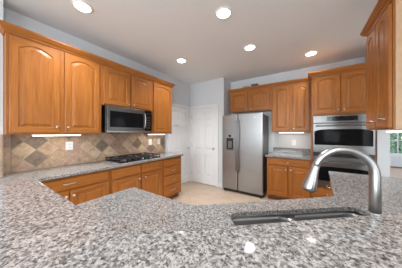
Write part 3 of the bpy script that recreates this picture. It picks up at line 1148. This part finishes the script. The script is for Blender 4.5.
def oven_door(za, zb, w0, w1, hz):
    d_ = MB().box(0.002, OW - 0.002, -0.036, -0.0045, to(za), to(zb)).build('oven_door', OVENSTEEL, t, bevel=0.004)
    xa, xb = 0.02, OW - 0.02
    pts = []
    for k in range(17):
        u = k / 16
        x = xa + (xb - xa) * u
        v = 2 * u - 1
        pts.append((x, to(w1) - 0.035 * abs(v) ** 5))
    poly = [(xa, to(w0)), (xb, to(w0))] + pts[::-1]
    g_ = MB()
    a = [g_.bm.verts.new((x, -0.0365, z)) for x, z in poly]
    b = [g_.bm.verts.new((x, -0.0395, z)) for x, z in poly]
    g_.bm.faces.new(a); g_.bm.faces.new(b)
    for k in range(len(poly)):
        g_.bm.faces.new((a[k], a[(k + 1) % len(poly)], b[(k + 1) % len(poly)], b[k]))
    g_.build('oven_window', BLKGLASS, d_)
    hp_ = [(0.05, -0.036, to(hz)), (0.055, -0.075, to(hz))] + [(0.055 + (OW - 0.11) * k / 8, -0.083, to(hz)) for k in range(9)] + [(OW - 0.055, -0.075, to(hz)), (OW - 0.05, -0.036, to(hz))]
    MB().tube(hp_, 0.0115, 12).build('handle', OVENSTEEL, d_)


oven_door(1.035, 1.535, 1.165, 1.435, 1.495)
oven_door(0.445, 0.965, 0.555, 0.800, 0.885)

# ------------------------------------------------------------------ right wall cabinet
XRF = 0.552
rc = cabinet('oak wall cabinet seen edge-on at the right edge of the photo, hung over the counter', (XRF, 2.385, 0), -R(90), 0.575, 1.40, UT + 0.02, XRW - XRF, name='wall_cabinet',
        doors=[(0.012, 0.285, 1.412, UT - 0.02, 0.05, 0.225, 1.475, 'pull'), (0.295, 0.563, 1.412, UT - 0.02, 0.05, 0.470, 1.482, 'pull')])
sp_ = MB().box(0.5755, 0.5795, 0.012, XRW - XRF, 1.40, UT + 0.008).build('side_panel', VENEER_DAYLIT, rc)
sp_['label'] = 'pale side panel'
c = sweep([(XRW, 2.385), (XRF, 2.385), (XRF, 1.805), (XRW, 1.805)], crown_profile(UT + 0.008)[::-1])
bmesh.ops.reverse_faces(c.bm, faces=c.bm.faces[:])
o = c.build('crown_molding', OAK_Y)
tag(o, 'oak crown molding on the cabinet at the right edge of the photo', 'molding')

# ------------------------------------------------------------------ small wall things
def outlet(label, loc, rotz, w=0.075, h=0.118, kind='socket'):
    t_ = thing('wall_outlet', label, 'outlet', loc, rotz, None)
    MB().box(-w / 2, w / 2, -0.007, -0.0005, -h / 2, h / 2).build('cover_plate', PLATE, t_, bevel=0.003)
    if kind == 'socket':
        for z in (-0.022, 0.022):
            s_ = MB().prism(round_poly([(-0.016, -0.014), (0.016, -0.014), (0.016, 0.014), (-0.016, 0.014)], 0.008), 0, 0.0015).build('socket', PLATE, t_, loc=(0, -0.0072, z), rot=(R(90), 0, 0))
            mm = MB()
            mm.box(-0.008, -0.005, -0.004, 0.006, 0.0016, 0.0022).box(0.005, 0.008, -0.004, 0.006, 0.0016, 0.0022)
            mm.build('slot', SLOT, s_)
    else:
        s_ = MB().box(-0.016, 0.016, -0.0095, -0.0072, -0.032, 0.032).build('rocker', PLATE, t_, bevel=0.002)
    return t_


outlet('white double outlet on the tile near the left end of the counter', (gx + 0.006, 0.825, 1.190), R(90), 0.085, 0.118)
outlet('white switch plate on the tile just right of the cooktop', (gx + 0.006, 2.205, 1.175), R(90), 0.085, 0.125, 'switch')
outlet('white switch plate at the far end of the tile, nearest the white door', (gx + 0.006, 2.440, 1.178), R(90), 0.085, 0.125, 'switch')
outlet('white outlet on the plain wall above the short counter by the ovens', (-0.222, YB, 1.155), 0)


def strip(label, loc, rotz, length, power):
    """slim under-cabinet lamp, hangs under z=0"""
    t_ = thing('under_cabinet_light', label, 'lamp', loc, rotz, None)
    MB().box(-length / 2, length / 2, -0.03, 0.03, -0.010, -0.0008).build('housing', PLATE, t_)
    MB().box(-length / 2 + 0.008, length / 2 - 0.008, -0.036, 0.026, -0.022, -0.0105).build('diffuser', STRIPLIGHT, t_, bevel=0.003)
    ld = bpy.data.lights.new('strip_lamp', 'AREA')
    ld.shape = 'RECTANGLE'; ld.size = length * 0.95; ld.size_y = 0.05; ld.energy = power; ld.color = (1.0, 0.93, 0.82)
    lo = bpy.data.objects.new('strip_lamp', ld)
    COL.objects.link(lo); lo.parent = t_; lo.location = (0, 0, -0.026)
    return t_


strip('lit white strip lamp under the two-door cabinet left of the microwave', (-2.56, 0.655, UB), R(90), 0.46, STRIP_POWER)
strip('lit white strip lamp under the narrow cabinet right of the microwave', (-2.56, 2.20, UB), R(90), 0.40, STRIP_POWER)
strip('lit white strip lamp under the cabinet beside the refrigerator', (-0.26, YU + 0.07, UB2), 0, 0.46, STRIP_POWER)
strip('lit white strip lamp under the cabinet at the right edge of the photo', (0.69, 2.05, 1.40), -R(90), 0.50, STRIP_POWER)

CANS = [((-2.045, 0.726), 'round recessed ceiling light above the left wall cabinets, nearest the photo left edge'),
        ((-0.795, 1.669), 'round recessed ceiling light at the top middle, the largest-looking one'),
        ((-1.987, 2.315), 'round recessed ceiling light by the far end of the left cabinets'),
        ((-0.758, 2.580), 'round recessed ceiling light in front of the refrigerator'),
        ((-1.150, -0.750), 'added unseen recessed fill light in the dining area, behind the bar at left'),  # this and the next are unseen lamps added to brighten the bar
        ((0.600, -0.350), 'added unseen recessed fill light in the dining area, behind the bar at right'),
        ((0.074, 3.360), 'round recessed ceiling light close to the top of the oven cabinet')]
for (x, y), lab in CANS:
    t = thing('recessed_ceiling_light', lab, 'ceiling light', (x, y, CEIL), 0, 'recessed ceiling lights')
    MB().lathe([(0.098, 0.0005), (0.098, 0.006), (0.080, 0.010), (0.074, 0.008), (0.074, 0.0005)], (0, 0, 0), (0, 0, -1), 32).build('trim_ring', PLATE, t)
    MB().lathe([(0.0735, 0.0085), (0.072, 0.0105), (0.05, 0.0135), (0.003, 0.0145)], (0, 0, 0), (0, 0, -1), 32).build('diffuser', CANLIGHT, t)
    ld = bpy.data.lights.new('can_lamp', 'AREA')
    ld.shape = 'DISK'; ld.size = 0.13; ld.spread = R(116); ld.energy = CAN_POWER * (1.2 if y < 0 else 0.5 if y > 3 else 1.0); ld.color = (0.97, 0.98, 1.0)
    lo = bpy.data.objects.new('can_lamp', ld)
    COL.objects.link(lo); lo.parent = t; lo.location = (0, 0, -0.018)

# two small boxes on top of the fridge cabinet
t = thing('small_box', 'small dark grey box standing on the cabinet over the refrigerator', 'box', (-1.02, YU + 0.05, UT + 0.0005))
MB().box(-0.075, 0.075, 0, 0.10, 0, 0.125).build('carton', DARKBOX, t, bevel=0.004)
MB().box(-0.078, 0.078, -0.003, 0.103, 0.1255, 0.145).build('lid', DARKBOX, t, bevel=0.003)
t = thing('small_box', 'small pale grey box left of the dark box on the cabinet over the refrigerator', 'box', (-1.22, YU + 0.05, UT + 0.0005))
MB().box(-0.07, 0.07, 0, 0.10, 0, 0.105).build('carton', GREYBOX, t, bevel=0.004)
MB().box(-0.073, 0.073, -0.003, 0.103, 0.1055, 0.12).build('lid', GREYBOX, t, bevel=0.003)


# ------------------------------------------------------------------ garden beyond the breakfast window
def tree(label, x, y, h, r, mat, seed):
    rr = random.Random(seed)
    t_ = thing('garden_tree', label, 'tree', (x, y, -0.25))
    MB().tube([(0, 0, 0), (0.05, 0.02, h * 0.35), (0.0, 0.05, h * 0.75)], [0.12, 0.09, 0.03], 10).build('trunk', BARK, t_)
    m_ = MB()
    for k in range(1100):
        th = rr.uniform(0, 2 * PI); u = rr.uniform(-1, 1); q = rr.uniform(0.55, 1.0)
        s_ = math.sqrt(1 - u * u)
        p = Vector((r * q * s_ * math.cos(th), r * q * s_ * math.sin(th), h * 0.55 + h * 0.42 * q * u))
        a = Vector((rr.gauss(0, 1), rr.gauss(0, 1), rr.gauss(0, 1))).normalized()
        b = a.cross(Vector((rr.gauss(0, 1), rr.gauss(0, 1), rr.gauss(0, 1)))).normalized()
        l_ = rr.uniform(0.08, 0.16)
        m_.bm.faces.new([m_.bm.verts.new(p + v) for v in (a * l_, b * l_ * 0.5, -a * l_, -b * l_ * 0.5)])
    m_.build('foliage', mat, t_)


tree('dark leafy tree seen through the breakfast window, nearest the wall', 4.2, 13.2, 3.4, 1.1, LEAF, 3)
tree('pale leafy tree seen through the breakfast window, farther out', 6.6, 15.5, 4.2, 1.6, LEAF_PALE, 5)
